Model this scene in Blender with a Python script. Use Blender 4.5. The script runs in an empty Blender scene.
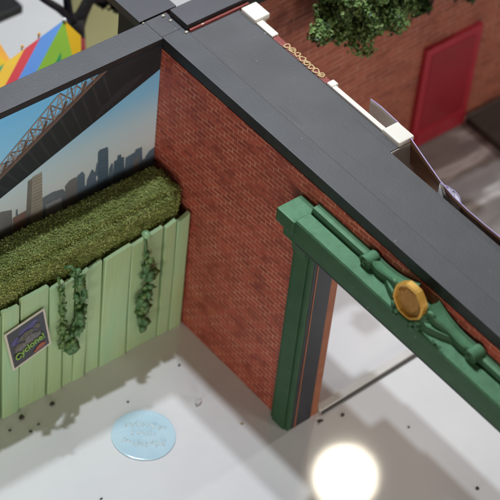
import bpy, bmesh, math, random
from mathutils import Vector, Matrix, noise
random.seed(7)
S = bpy.context.scene
COL = S.collection
PI = math.pi

# ------------------------------------------------------------------ materials
def mat(name, color, rough=.6, coat=0., coat_rough=.05, metal=0., spec=.5):
    m = bpy.data.materials.new(name); m.use_nodes = True
    b = m.node_tree.nodes['Principled BSDF']
    b.inputs['Base Color'].default_value = (*color, 1)
    b.inputs['Roughness'].default_value = rough
    b.inputs['Metallic'].default_value = metal
    b.inputs['Specular IOR Level'].default_value = spec
    b.inputs['Coat Weight'].default_value = coat
    b.inputs['Coat Roughness'].default_value = coat_rough
    return m

class N:
    """small node-building helper around one material"""
    def __init__(s, m): s.t = m.node_tree; s.b = s.t.nodes['Principled BSDF']
    def new(s, typ, **kw):
        n = s.t.nodes.new(typ)
        for k, v in kw.items(): setattr(n, k, v)
        return n
    def link(s, a, b): s.t.links.new(a, b)
    def coords(s): return s.new('ShaderNodeTexCoord').outputs['Object']
    def noise(s, vec, scale, detail=4, rough=.55):
        n = s.new('ShaderNodeTexNoise'); n.inputs['Scale'].default_value = scale
        n.inputs['Detail'].default_value = detail; n.inputs['Roughness'].default_value = rough
        s.link(vec, n.inputs['Vector']); return n.outputs['Fac']
    def ramp(s, fac, stops):
        r = s.new('ShaderNodeValToRGB'); e = r.color_ramp.elements
        e[0].position, e[0].color = stops[0][0], (*stops[0][1], 1)
        e[1].position, e[1].color = stops[-1][0], (*stops[-1][1], 1)
        for p, c in stops[1:-1]:
            x = e.new(p); x.color = (*c, 1)
        s.link(fac, r.inputs['Fac']); return r.outputs['Color']
    def mix(s, fac, a, b, mode='MIX'):
        n = s.new('ShaderNodeMix', data_type='RGBA', blend_type=mode)
        for sock, v in ((n.inputs['Factor'], fac), (n.inputs['A'], a), (n.inputs['B'], b)):
            if hasattr(v, 'links'): s.link(v, sock)
            elif isinstance(v, tuple): sock.default_value = (*v, 1)
            else: sock.default_value = v
        return n.outputs['Result']
    def bump(s, h, strength=.3, dist=.01):
        n = s.new('ShaderNodeBump'); n.inputs['Strength'].default_value = strength
        n.inputs['Distance'].default_value = dist; s.link(h, n.inputs['Height'])
        s.link(n.outputs['Normal'], s.b.inputs['Normal'])
    def base(s, c): s.link(c, s.b.inputs['Base Color'])

def mottled(name, c1, c2, scale=6, rough=.6, bump=0, bscale=80, specks=None, **kw):
    m = mat(name, c1, rough, **kw); n = N(m); v = n.coords()
    c = n.ramp(n.noise(v, scale), [(.3, c1), (.7, c2)])
    if specks:
        f = n.noise(v, specks[1], 1)
        lim = specks[2]
        c = n.mix(n.ramp(f, [(lim, (0, 0, 0)), (lim + .03, (1, 1, 1))]), c, specks[0])
    n.base(c)
    if bump: n.bump(n.noise(v, bscale, 3), bump, .01)
    return m

def roof_wear(k):
    m = M[k]; n = N(m); v = n.coords()
    src = n.b.inputs['Base Color'].links[0].from_socket
    mp = n.new('ShaderNodeMapping'); mp.inputs['Rotation'].default_value = (0, 0, .12); mp.inputs['Scale'].default_value = (16, 1.3, 1); n.link(v, mp.inputs[0])
    f = n.ramp(n.noise(mp.outputs[0], 1.6, 2, .5), [(.67, (0, 0, 0)), (.74, (.35, .35, .35))])
    c = n.mix(f, src, (.035, .035, .04))
    c = n.mix(.6, c, n.ramp(n.noise(v, 1.7, 6, .65), [(.3, (.82, .82, .82)), (.7, (1.15, 1.15, 1.15))]), 'MULTIPLY')
    n.base(c)
def brick_mat(name, axis, w, h, c1, c2, mortar, tilt=0., msize=.006, patch=None, bump=.6):
    m = mat(name, c1, .62); n = N(m)
    sp = n.new('ShaderNodeSeparateXYZ'); n.link(n.coords(), sp.inputs[0])
    cb = n.new('ShaderNodeCombineXYZ')
    n.link(sp.outputs['Y' if axis == 'X' else 'X'], cb.inputs['X']); n.link(sp.outputs['Z'], cb.inputs['Y'])
    rot = n.new('ShaderNodeVectorRotate', rotation_type='Z_AXIS'); rot.inputs['Angle'].default_value = tilt
    n.link(cb.outputs[0], rot.inputs['Vector'])
    v = rot.outputs[0]
    # a little waviness so the courses are not ruler-straight
    br = n.new('ShaderNodeTexBrick')
    wob = n.new('ShaderNodeTexNoise'); wob.inputs['Scale'].default_value = 9; n.link(v, wob.inputs['Vector'])
    off = n.new('ShaderNodeVectorMath', operation='MULTIPLY_ADD')
    n.link(wob.outputs['Color'], off.inputs[0]); off.inputs[1].default_value = (.004, .004, 0); n.link(v, off.inputs[2])
    n.link(off.outputs[0], br.inputs['Vector'])
    br.inputs['Scale'].default_value = 1; br.inputs['Brick Width'].default_value = w; br.inputs['Row Height'].default_value = h
    br.inputs['Mortar Size'].default_value = msize; br.inputs['Mortar Smooth'].default_value = .35; br.inputs['Bias'].default_value = 0
    br.inputs['Color1'].default_value = (*c1, 1); br.inputs['Color2'].default_value = (*c2, 1)
    # mortar shows pale only here and there
    mfac = n.noise(v, 6, 4, .65)
    n.link(n.ramp(mfac, [(.34, tuple(x * .5 for x in c1)), (.48, tuple(x * .70 + y * .30 for x, y in zip(c1, mortar))), (.64, tuple(x * .35 + y * .65 for x, y in zip(c1, mortar))), (.8, mortar)]), br.inputs['Mortar'])
    c = br.outputs['Color']
    c = n.mix(.55, c, n.ramp(n.noise(v, 3.2, 5, .6), [(.3, (.80, .76, .76)), (.5, (.97, .97, .97)), (.72, (1.15, 1.15, 1.15))]), 'MULTIPLY')
    if patch: c = n.mix(n.ramp(n.noise(v, 7, 2), [(.6, (0, 0, 0)), (.72, (.28, .28, .28))]), c, patch)
    n.base(c)
    inv = n.new('ShaderNodeMath', operation='SUBTRACT'); inv.inputs[0].default_value = 1; n.link(br.outputs['Fac'], inv.inputs[1])
    n.bump(inv.outputs[0], bump, .006)
    return m

M = {}
# white glossy floor with faint smudges
M['floor'] = mat('white_floor', (.78, .785, .79), .45, coat=1., coat_rough=.052)
n = N(M['floor']); v = n.coords()
c = n.ramp(n.noise(v, 1.1, 4, .6), [(.3, (.74, .745, .755)), (.7, (.81, .815, .815))])
c = n.mix(n.ramp(n.noise(v, 9, 5, .7), [(.62, (0, 0, 0)), (.85, (.35, .35, .35))]), c, (.55, .54, .53))
n.base(c)
n.bump(n.noise(v, 2.0, 2), .02, .02)
# dark wet street with pale light streaks painted into its colour
M['street'] = mat('street', (.12, .11, .1), .35)
n = N(M['street']); v = n.coords()
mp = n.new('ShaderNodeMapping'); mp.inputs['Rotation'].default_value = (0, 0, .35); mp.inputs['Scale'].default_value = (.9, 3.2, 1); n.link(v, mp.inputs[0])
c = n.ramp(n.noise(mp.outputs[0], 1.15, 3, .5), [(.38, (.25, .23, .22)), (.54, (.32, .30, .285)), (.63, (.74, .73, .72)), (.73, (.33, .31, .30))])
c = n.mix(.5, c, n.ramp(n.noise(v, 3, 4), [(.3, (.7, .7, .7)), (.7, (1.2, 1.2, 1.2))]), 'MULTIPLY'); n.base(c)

M['roof'] = mottled('grey_roof_paint', (.061, .063, .070), (.076, .078, .086), 4, .55, .15, 60, specks=((.3, .3, .3), 26, .80))
M['roof2'] = mottled('grey_roof_paint_wide', (.066, .067, .072), (.082, .083, .089), 3, .55, .15, 60, specks=((.3, .3, .3), 22, .80))
M['roofdark'] = mottled('dark_roof_paint', (.060, .060, .069), (.074, .074, .085), 3, .5)
roof_wear('roof'); roof_wear('roof2')
M['black'] = mottled('black_edge', (.010, .011, .012), (.018, .018, .02), 8, .5)
M['brick'] = brick_mat('printed_brick', 'X', .092, .038, (.37, .064, .036), (.23, .038, .024), (.58, .29, .18), math.radians(4), .0062, (.38, .11, .05))
M['brick2'] = brick_mat('street_brick', 'Y', .17, .052, (.50, .15, .088), (.34, .10, .062), (.62, .36, .25), math.radians(-3), .007, (.48, .19, .11))
M['green'] = mat('green_paint', (.055, .12, .056), .55, spec=.3)   # dark green paint, upper faces painted paler as if lit, plus pale dust specks
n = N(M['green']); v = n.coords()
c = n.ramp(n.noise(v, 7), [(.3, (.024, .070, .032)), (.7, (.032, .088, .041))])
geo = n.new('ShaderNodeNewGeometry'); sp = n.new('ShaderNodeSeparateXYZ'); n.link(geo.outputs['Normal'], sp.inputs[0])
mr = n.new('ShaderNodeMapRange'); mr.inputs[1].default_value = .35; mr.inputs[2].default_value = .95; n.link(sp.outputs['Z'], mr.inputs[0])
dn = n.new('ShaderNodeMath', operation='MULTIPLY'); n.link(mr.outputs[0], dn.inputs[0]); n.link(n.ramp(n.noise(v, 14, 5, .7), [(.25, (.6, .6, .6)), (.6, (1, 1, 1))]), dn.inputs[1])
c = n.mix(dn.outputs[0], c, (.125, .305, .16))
c = n.mix(n.ramp(n.noise(v, 60, 1), [(.78, (0, 0, 0)), (.81, (.7, .7, .7))]), c, (.34, .45, .36))
n.base(c); n.bump(n.noise(v, 40, 3), .12, .01)
M['gold'] = mottled('gold_paint', (.52, .28, .045), (.64, .38, .075), 14, .42, metal=.3)
M['golddark'] = mottled('gold_face', (.27, .145, .035), (.38, .21, .05), 18, .45, metal=.3)
M['jambblack'] = mottled('black_jamb', (.016, .019, .025), (.026, .029, .036), 5, .4)
M['jambbrown'] = mottled('brown_jamb', (.26, .085, .04), (.34, .125, .06), 8, .55)
M['cream'] = mottled('cream_paint', (.80, .76, .68), (.84, .80, .72), 6, .5)
M['redpaint'] = mottled('red_paint', (.30, .03, .035), (.38, .045, .045), 5, .45, .1, 30)
M['doorred'] = mottled('door_red', (.42, .024, .038), (.32, .018, .028), 2.5, .4)
M['doorframe'] = mottled('door_frame_red', (.54, .034, .056), (.44, .028, .042), 4, .4)
M['redtrim'] = mottled('red_trim', (.20, .03, .025), (.30, .06, .05), 15, .55)
M['goldletter'] = mottled('gold_ornament', (.58, .40, .20), (.66, .48, .26), 20, .4)
M['purple'] = mat('purple_edge', (.42, .34, .58), .4)
M['card'] = mottled('brown_card', (.30, .15, .08), (.36, .2, .12), 6, .6)
M['silver'] = mottled('pale_grey_card', (.78, .77, .76), (.85, .84, .83), 4, .5)
M['crystal'] = mat('clear_chip', (.62, .64, .68), .08, coat=1)
M['crumb'] = mottled('dark_crumb', (.045, .042, .038), (.09, .085, .075), 30, .8)
M['tan'] = mottled('tan_crumb', (.35, .27, .16), (.42, .33, .2), 30, .8)
M['glue'] = mat('glue', (.62, .58, .46), .3)
M['dust'] = mat('dust', (.55, .55, .55), .8)
M['bark'] = mottled('black_bark', (.018, .015, .013), (.03, .026, .022), 12, .8, .5, 30)
M['slab'] = mottled('shade_brown', (.045, .036, .03), (.07, .056, .046), 6, .6)
M['darkleaf'] = mottled('dark_leaves', (.012, .014, .011), (.02, .024, .016), 12, .7)
M['palegreen'] = mottled('pale_green_board', (.78, .85, .38), (.88, .94, .48), 2.2, .7)
M['olive'] = mottled('dark_olive_wall', (.035, .036, .02), (.055, .055, .03), 4, .7)
for nm, c in dict(yellow=(.88, .53, .02), red=(.66, .03, .04), blue=(.09, .27, .68), lime=(.31, .58, .06), leafgreen=(.03, .34, .13), orange=(.9, .40, .03), white=(.85, .85, .82)).items():
    M[nm] = mottled('tent_' + nm, c, tuple(min(1, x * 1.1) for x in c), 5, .5)
M['strip'] = mottled('white_strip', (.62, .61, .58), (.70, .69, .66), 6, .5)
M['stripdark'] = mat('strip_dark', (.06, .055, .05), .5)

# fence paint: pale green, drifting between yellower and bluer boards
M['fence'] = mat('pale_green_paint', (.4, .55, .3), .42)
n = N(M['fence']); v = n.coords()
mp = n.new('ShaderNodeMapping'); mp.inputs['Scale'].default_value = (2.2, 1, .55); n.link(v, mp.inputs[0])
c = n.ramp(n.noise(mp.outputs[0], 2.3, 3), [(.32, (.385, .53, .26)), (.5, (.40, .575, .305)), (.68, (.355, .565, .325))])
mp2 = n.new('ShaderNodeMapping'); mp2.inputs['Scale'].default_value = (22, 1, 1.2); n.link(v, mp2.inputs[0])
g = n.noise(mp2.outputs[0], 3, 4)
c = n.mix(.35, c, n.ramp(g, [(.3, (.84, .84, .84)), (.7, (1.1, 1.1, 1.1))]), 'MULTIPLY'); n.base(c); n.bump(g, .15, .008)
M['fencegap'] = mat('fence_groove', (.09, .11, .06), .6)

# flocked hedge
def leafmat(name, a, b, rough=.7):
    return mottled(name, a, b, 25, rough)
M['hedge0'] = mottled('hedge_core', (.14, .17, .045), (.20, .24, .07), 20, .9)
M['hedge1'] = leafmat('hedge_leaf_mid', (.30, .37, .095), (.36, .44, .125))
M['hedge2'] = leafmat('hedge_leaf_pale', (.42, .48, .17), (.50, .56, .22))
M['hedge3'] = leafmat('hedge_leaf_dark', (.20, .25, .06), (.26, .32, .085))
M['vine'] = mottled('vine_plastic', (.06, .16, .055), (.10, .22, .08), 18, .4)
M['vine2'] = mottled('vine_plastic_light', (.10, .19, .055), (.14, .25, .08), 18, .3)
M['vinetip'] = mat('vine_knob', (.26, .47, .24), .3)
M['crown1'] = leafmat('crown_leaf_mid', (.18, .31, .09), (.24, .38, .12), .7)
M['crown2'] = leafmat('crown_leaf_pale', (.27, .40, .13), (.36, .48, .19), .7)
M['crown3'] = leafmat('crown_leaf_dark', (.035, .07, .022), (.055, .10, .032), .6)

# blue token
M['token'] = mat('blue_clear_plastic', (.40, .62, .74), .16, coat=.6, coat_rough=.08)
n = N(M['token']); v = n.coords(); n.base(n.ramp(n.noise(v, 5, 3), [(.3, (.54, .78, .93)), (.7, (.64, .86, .96))])); n.bump(n.noise(v, 9, 3), .12, .02)
M['tokenmark'] = mat('raised_clear_marks', (.68, .85, .91), .12, coat=.8)

# mural print: printed sky that runs from blue to pale haze (it is the picture on the panel)
M['sky'] = mat('printed_sky', (.3, .5, .7), .4)
n = N(M['sky']); sp = n.new('ShaderNodeSeparateXYZ'); n.link(n.coords(), sp.inputs[0])
mr = n.new('ShaderNodeMapRange'); mr.inputs[1].default_value = 1.25; mr.inputs[2].default_value = 2.3; n.link(sp.outputs['Z'], mr.inputs[0])
n.base(n.ramp(mr.outputs[0], [(0, (.70, .76, .74)), (.22, (.70, .83, .86)), (.45, (.55, .77, .86)), (.68, (.28, .66, .95)), (1, (.18, .56, .92))]))
def flat(name, c): 
    M[name] = mottled('print_' + name, c, tuple(x * 1.18 for x in c), 9, .42); return name
flat('deck', (.014, .022, .026)); flat('girder', (.105, .075, .062)); flat('chord', (.17, .115, .09)); flat('lattice', (.30, .25, .22))
flat('b_beige', (.34, .335, .285)); flat('b_bwin', (.29, .285, .24)); flat('b_beigedark', (.20, .205, .19)); flat('b_blue', (.09, .155, .215)); flat('b_navy', (.125, .195, .26))
flat('b_brown', (.19, .205, .21)); flat('b_haze', (.33, .37, .40)); flat('b_red', (.25, .17, .15)); flat('b_hill', (.17, .215, .25)); flat('sheen', (.026, .034, .038))

# ------------------------------------------------------------------ object helpers
BASE = {}
def base_of(o): return BASE.get(o.name, Vector((0, 0, 0)))
def thing(name, label, cat, loc=(0, 0, 0), group=None):
    o = bpy.data.objects.new(name, None); o.empty_display_size = .1; COL.objects.link(o)
    o.location = loc; BASE[o.name] = Vector(loc)
    o['label'] = label; o['category'] = cat
    if group: o['group'] = group
    return o
def tag(o, label, cat, group=None):
    o['label'] = label; o['category'] = cat
    if group: o['group'] = group
    return o

class B:
    """collects geometry in world coordinates; build() links it as ONE mesh object"""
    def __init__(s): s.v = []; s.f = []; s.m = []; s.mats = []; s.smooth = []
    def mi(s, k):
        if k not in s.mats: s.mats.append(k)
        return s.mats.index(k)
    def add(s, vs, fs, k, smooth=False):
        o = len(s.v); s.v += [tuple(x) for x in vs]; i = s.mi(k)
        for f in fs: s.f.append([o + a for a in f]); s.m.append(i); s.smooth.append(smooth)
    def box(s, x0, x1, y0, y1, z0, z1, k, top=None, bev=0., rot=None):
        bm = bmesh.new(); bmesh.ops.create_cube(bm, size=1)
        for w in bm.verts:
            w.co = Vector((x0 + (x1 - x0) * (w.co.x + .5), y0 + (y1 - y0) * (w.co.y + .5), z0 + (z1 - z0) * (w.co.z + .5)))
        if bev: bmesh.ops.bevel(bm, geom=bm.edges[:], offset=bev, segments=2, affect='EDGES', profile=.6)
        bm.verts.index_update(); bm.normal_update()
        vs = [w.co.copy() for w in bm.verts]
        if rot: vs = [rot(w) for w in vs]
        for f in bm.faces:
            kk = top if (top and f.normal.z > .5) else k
            s.m.append(s.mi(kk)); s.smooth.append(False); s.f.append([len(s.v) + w.index for w in f.verts])
        s.v += [tuple(w) for w in vs]; bm.free()
    def prism(s, poly, f0, f1, k):
        """poly: 2-D outline; f0/f1 map an outline point to the two end caps"""
        n_ = len(poly); a = [f0(p) for p in poly]; b = [f1(p) for p in poly]
        s.add(a + b, [list(range(n_))[::-1], list(range(n_, 2 * n_))] + [[i, (i + 1) % n_, n_ + (i + 1) % n_, n_ + i] for i in range(n_)], k)
    def tube(s, pts, radii, k, seg=10, smooth=True, caps=True):
        pts = [Vector(p) for p in pts]
        if not isinstance(radii, (list, tuple)): radii = [radii] * len(pts)
        rings = []; up = Vector((0, 0, 1))
        for i, p in enumerate(pts):
            d = (pts[min(i + 1, len(pts) - 1)] - pts[max(i - 1, 0)]).normalized()
            a = d.cross(up); a = a.normalized() if a.length > 1e-3 else Vector((1, 0, 0))
            b = a.cross(d).normalized()
            rings.append([p + radii[i] * (math.cos(2 * PI * j / seg) * a + math.sin(2 * PI * j / seg) * b) for j in range(seg)])
        vs = [q for r in rings for q in r]
        fs = [[i * seg + j, i * seg + (j + 1) % seg, (i + 1) * seg + (j + 1) % seg, (i + 1) * seg + j] for i in range(len(pts) - 1) for j in range(seg)]
        if caps: fs += [list(range(seg))[::-1], [(len(pts) - 1) * seg + j for j in range(seg)]]
        s.add(vs, fs, k, smooth)
    def blob(s, c, r, k, sub=2, jit=.15, sc=(1, 1, 1), seed=0):
        bm = bmesh.new(); bmesh.ops.create_icosphere(bm, subdivisions=sub, radius=1); bm.verts.index_update()
        vs = []
        for w in bm.verts:
            q = w.co * (1 + jit * 2 * noise.noise(w.co * 1.7 + Vector((seed * 3.1, seed, 0))))
            vs.append((c[0] + r * sc[0] * q.x, c[1] + r * sc[1] * q.y, c[2] + r * sc[2] * q.z))
        s.add(vs, [[w.index for w in f.verts] for f in bm.faces], k, True); bm.free()
    def build(s, name, parent=None, label=None, cat=None, group=None, kind=None):
        off = base_of(parent) if parent else Vector((0, 0, 0))
        me = bpy.data.meshes.new(name)
        me.from_pydata([tuple(Vector(p) - off) for p in s.v], [], s.f)
        for k in s.mats: me.materials.append(M[k])
        me.polygons.foreach_set('material_index', s.m); me.polygons.foreach_set('use_smooth', s.smooth)
        me.update(); o = bpy.data.objects.new(name, me); COL.objects.link(o)
        if parent: o.parent = parent
        BASE[o.name] = off
        if label and cat: tag(o, label, cat, group)
        elif label: o['label'] = label
        if kind: o['kind'] = kind
        return o

def fix_normals(o):
    bm = bmesh.new(); bm.from_mesh(o.data); bmesh.ops.recalc_face_normals(bm, faces=bm.faces[:]); bm.to_mesh(o.data); bm.free(); return o

def leaf(b, p, nrm, size, k, rnd, fold=.25):
    """one small folded leaf (two faces) at p"""
    nrm = Vector(nrm).normalized(); t = nrm.orthogonal().normalized()
    t = Matrix.Rotation(rnd.uniform(0, 2 * PI), 3, nrm) @ t; w = nrm.cross(t)
    p = Vector(p); a = p; c = p + t * size; l = p + t * size * .5 + w * size * .36 + nrm * size * fold; r = p + t * size * .5 - w * size * .36 + nrm * size * fold
    b.add([a, r, c, l], [[0, 1, 2], [0, 2, 3]], k)

# ------------------------------------------------------------------ setting
b = B(); b.add([(-9, -9, 0), (9, -9, 0), (9, 9, 0), (-9, 9, 0)], [[0, 1, 2, 3]], 'floor'); b.build('floor', kind='structure')
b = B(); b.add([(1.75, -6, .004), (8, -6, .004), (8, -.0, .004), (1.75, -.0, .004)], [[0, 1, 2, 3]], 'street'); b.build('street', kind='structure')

# ------------------------------------------------------------------ mural wall
W = thing('mural_wall', 'grey capped wall printed with a bridge and city skyline behind the hedge', 'wall', (-1, .09, 0))
b = B(); b.box(-2.3, 0, 0, .18, 0, 2.342, 'black'); b.build('wall', W)
b = B(); b.box(-2.3, -.0005, -.0135, .187, 2.345, 2.4, 'black', 'roof', .004); b.box(.0005, .182, .003, .19, 2.308, 2.4, 'black', 'roof', .004); b.build('cap', W)
mu = B()
mu.box(-2.3, -.004, -.010, -.0005, 0, 2.340, 'sky')
def lay(poly, y, k): 
    mu.add([(x, y, z) for x, z in poly], [list(range(len(poly)))], k)
SKY = [
    ('b_haze', [(-2.3, 1.25), (-2.3, 1.40), (-1.9, 1.42), (-1.6, 1.39), (-1.3, 1.39), (-1.0, 1.37), (-.75, 1.36), (-.5, 1.35), (-.25, 1.35), (-.005, 1.34), (-.005, 1.2)]),
    ('b_hill', [(-1.2, 1.2), (-1.2, 1.375), (-1.09, 1.40), (-1.03, 1.405), (-.949, 1.445), (-.874, 1.452), (-.79, 1.434), (-.754, 1.37), (-.60, 1.36), (-.4, 1.35), (-.2, 1.34), (-.005, 1.33), (-.005, 1.2)]),
    ('b_brown', [(-1.36, 1.2), (-1.36, 1.465), (-1.3, 1.501), (-1.211, 1.47), (-1.202, 1.2)]),
    ('b_red', [(-1.2, 1.2), (-1.2, 1.39), (-1.10, 1.40), (-1.09, 1.2)]),
    ('b_hill', [(-1.18, 1.38), (-1.18, 1.45), (-1.165, 1.455), (-1.16, 1.385)]),
    ('b_beigedark', [(-1.10, 1.2), (-1.085, 1.668), (-1.02, 1.684), (-1.02, 1.2)]),
    ('b_beige', [(-1.056, 1.2), (-1.048, 1.686), (-.97, 1.694), (-.952, 1.2)]),
    ('b_haze', [(-.93, 1.2), (-.93, 1.36), (-.80, 1.36), (-.79, 1.2)]),
    ('b_brown', [(-.752, 1.2), (-.775, 1.45), (-.74, 1.483), (-.691, 1.49), (-.655, 1.46), (-.65, 1.2)]),
    ('b_navy', [(-.66, 1.2), (-.675, 1.49), (-.63, 1.512), (-.607, 1.47), (-.60, 1.2)]),
    ('b_navy', [(-.60, 1.2), (-.588, 1.41), (-.548, 1.490), (-.512, 1.43), (-.497, 1.2)]),
    ('b_navy', [(-.525, 1.4), (-.51, 1.53), (-.505, 1.53), (-.487, 1.4)]),
    ('b_blue', [(-.49, 1.2), (-.504, 1.62), (-.49, 1.638), (-.422, 1.630), (-.415, 1.60), (-.395, 1.2)]),
    ('b_navy', [(-.40, 1.2), (-.40, 1.411), (-.380, 1.455), (-.367, 1.441), (-.352, 1.2)]),
    ('b_blue', [(-.36, 1.2), (-.36, 1.46), (-.335, 1.462), (-.33, 1.50), (-.30, 1.495), (-.297, 1.465), (-.273, 1.457), (-.256, 1.2)]),
    ('b_navy', [(-.26, 1.2), (-.26, 1.44), (-.18, 1.452), (-.175, 1.475), (-.118, 1.47), (-.097, 1.2)]),
    ('b_brown', [(-.185, 1.2), (-.185, 1.39), (-.135, 1.395), (-.13, 1.2)]),
    ('b_navy', [(-.1, 1.2), (-.08, 1.36), (-.05, 1.395), (-.005, 1.41), (-.005, 1.2)]),
]
for i, (k, poly) in enumerate(SKY): lay(poly, -.0102 - .0001 * i, k)
# window bands on the two towers
for z in [1.30 + .03 * i for i in range(13)]: lay([(-1.043, z), (-.968, z), (-.968, z + .007), (-1.043, z + .007)], -.0121, 'b_bwin')
for z in [1.36 + .035 * i for i in range(7)]: lay([(-.484, z), (-.428, z), (-.428, z + .006), (-.484, z + .006)], -.0121, 'b_navy')
yb = -.0122
X0 = -1.92
def low(x): return 1.632 + (x + 1.301) * .384
def girder(x): return 1.807 + (x + 1.302) * .622
def chord(x): return 1.945 + (x + 1.303) * .835
TOP = 2.3405
lay([(X0, low(X0)), (-1.3, low(-1.3)), (-.655, low(-.655)), (-.006, low(-.006)), (-.006, TOP), (-.452, TOP), (-.80, girder(-.80)), (-1.302, girder(-1.302)), (X0, girder(X0))], yb, 'deck')
# cross beams under the deck, faint
for k in range(22):
    x = -1.86 + .085 * k; x2 = x + .10
    if girder(x) < TOP - .02:
        lay([(x, girder(x) - .004), (x + .020, girder(x + .020) - .004), (x2 + .01, low(x2 + .01) + .012), (x2, low(x2) + .012)], yb - 0.00012, 'sheen')
lay([(X0, girder(X0)), (-.452, TOP), (-.53, TOP), (X0, girder(X0) + .055)], yb - 0.00024, 'girder')
lay([(X0, girder(X0) + .012), (-.462, TOP), (-.482, TOP), (X0, girder(X0) + .028)], yb - 0.00036, 'chord')
lay([(-.55, low(-.55) + .03), (-.22, low(-.22) + .05), (-.14, low(-.14) + .09), (-.30, low(-.30) + .13), (-.50, low(-.50) + .09)], yb - 0.00024, 'sheen')
def bar(a, c, w, y, k):
    a = Vector(a); c = Vector(c)
    if a.y > TOP - .004 and c.y > TOP - .004: return
    if c.y > TOP - .004: c = a + (c - a) * ((TOP - .004 - a.y) / (c.y - a.y))
    if a.y > TOP - .004: a = c + (a - c) * ((TOP - .004 - c.y) / (a.y - c.y))
    d = (c - a).normalized(); q = Vector((-d.y, d.x)) * w * .5
    lay([tuple(a + q), tuple(a - q), tuple(c - q), tuple(c + q)], y, k)
step = .078; rr = random.Random(2)
for i in range(19):
    x = -1.90 + step * i; xn = x + step; lean = -.035
    g = lambda q: (q, girder(q) + .05); t = lambda q: (q + lean, chord(q + lean))
    if girder(x) > TOP - .05: break
    bar(g(x), t(x), .013, yb - 0.00060, 'chord' if i % 2 else 'lattice')
    bar(g(x), t(xn), .009, yb - 0.00072, 'lattice'); bar(g(xn), t(x), .009, yb - 0.00084, 'chord')
    bar(((g(x)[0] + t(x)[0]) / 2, (g(x)[1] + t(x)[1]) / 2), ((g(xn)[0] + t(xn)[0]) / 2, (g(xn)[1] + t(xn)[1]) / 2), .008, yb - 0.00096, 'lattice')
    bar(g(x), (xn, girder(xn) + .09), .007, yb - 0.00102, 'lattice')
    if i % 2 == 0: bar((x - .01, girder(x) + .04), (x + .02, girder(x) + .12), .022, yb - 0.00108, 'girder')
bar((X0, chord(X0)), (-.855, chord(-.855)), .012, yb - 0.00114, 'lattice')
mu.build('mural', W)
b = B()
for i, (x, y, r) in enumerate([(.225 - .085, .165, .012), (.150, .10, .010), (.165, -.055, .011), (-.02, .18, .008)]): b.blob((x, y, 2.405), r, 'glue', 1, .3, (1.3, 1, .6), i)
b.build('glue_bead', W)

# ------------------------------------------------------------------ brick wall with the green doorway
DY0, DY1 = -1.69, -3.73
BW = thing('brick_wall', 'red brick wall with a grey cap and a green framed doorway', 'wall', (.09, -2, 0))
b = B()
b.box(0, .18, DY0 + .0, -.0005, 0, 2.305, 'brick')
b.box(0, .18, DY1, DY0 - .0005, 1.99, 2.305, 'brick')
b.box(0, .18, -4.4, DY1 - .0005, 0, 2.305, 'brick')
b.build('wall', BW)
b = B(); b.box(.002, .1815, -4.4, .0025, 2.308, 2.4, 'black', 'roof', .004); b.build('cap', BW)
# posts
for y0, y1 in ((-1.6985, -1.515), (-3.905, -3.7215)):
    b = B()
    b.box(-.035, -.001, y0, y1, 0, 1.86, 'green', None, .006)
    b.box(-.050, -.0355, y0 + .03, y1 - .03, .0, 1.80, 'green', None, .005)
    o = b.build('door_post', BW)
    b = B(); s = 1 if y1 > -2 else -1
    e = DY0 - .0075 if s > 0 else DY1 + .0075
    ya, yc = sorted((e, e + s * .0070))
    b.box(.0, .179, ya - .0, yc, .0, 1.956, 'jambblack', None, .002)
    b.box(.028, .036, ya - .004 if s > 0 else ya, yc if s > 0 else yc + .004, 0, 1.956, 'jambbrown')
    b.build('jamb_lining', o)
# lintel
b = B()
prof = [(-.001, 1.957), (-.185, 1.957), (-.185, 1.975), (-.200, 1.981), (-.204, 2.06), (-.204, 2.150), (-.196, 2.163), (-.088, 2.165), (-.086, 2.150), (-.074, 2.150), (-.072, 2.178), (-.062, 2.200), (-.045, 2.206), (-.001, 2.206)]
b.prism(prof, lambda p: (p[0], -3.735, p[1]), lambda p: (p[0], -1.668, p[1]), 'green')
lint = fix_normals(b.build('lintel', BW))
b = B(); b.box(-.186, -.002, -3.735, -1.668, 1.944, 1.9565, 'jambblack'); b.build('soffit_strip', lint)
for y0, y1 in ((-1.668, -1.502), (-3.9, -3.736)):
    b = B()
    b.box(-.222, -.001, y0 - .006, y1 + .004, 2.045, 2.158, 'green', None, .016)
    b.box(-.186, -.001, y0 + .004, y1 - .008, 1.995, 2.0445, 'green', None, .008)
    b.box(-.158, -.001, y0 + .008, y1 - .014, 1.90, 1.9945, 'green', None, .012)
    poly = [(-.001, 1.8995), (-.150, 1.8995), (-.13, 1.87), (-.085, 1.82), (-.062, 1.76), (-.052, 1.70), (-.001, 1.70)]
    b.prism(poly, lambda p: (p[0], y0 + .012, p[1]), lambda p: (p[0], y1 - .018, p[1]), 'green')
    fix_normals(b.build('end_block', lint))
YC = -2.70
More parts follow.
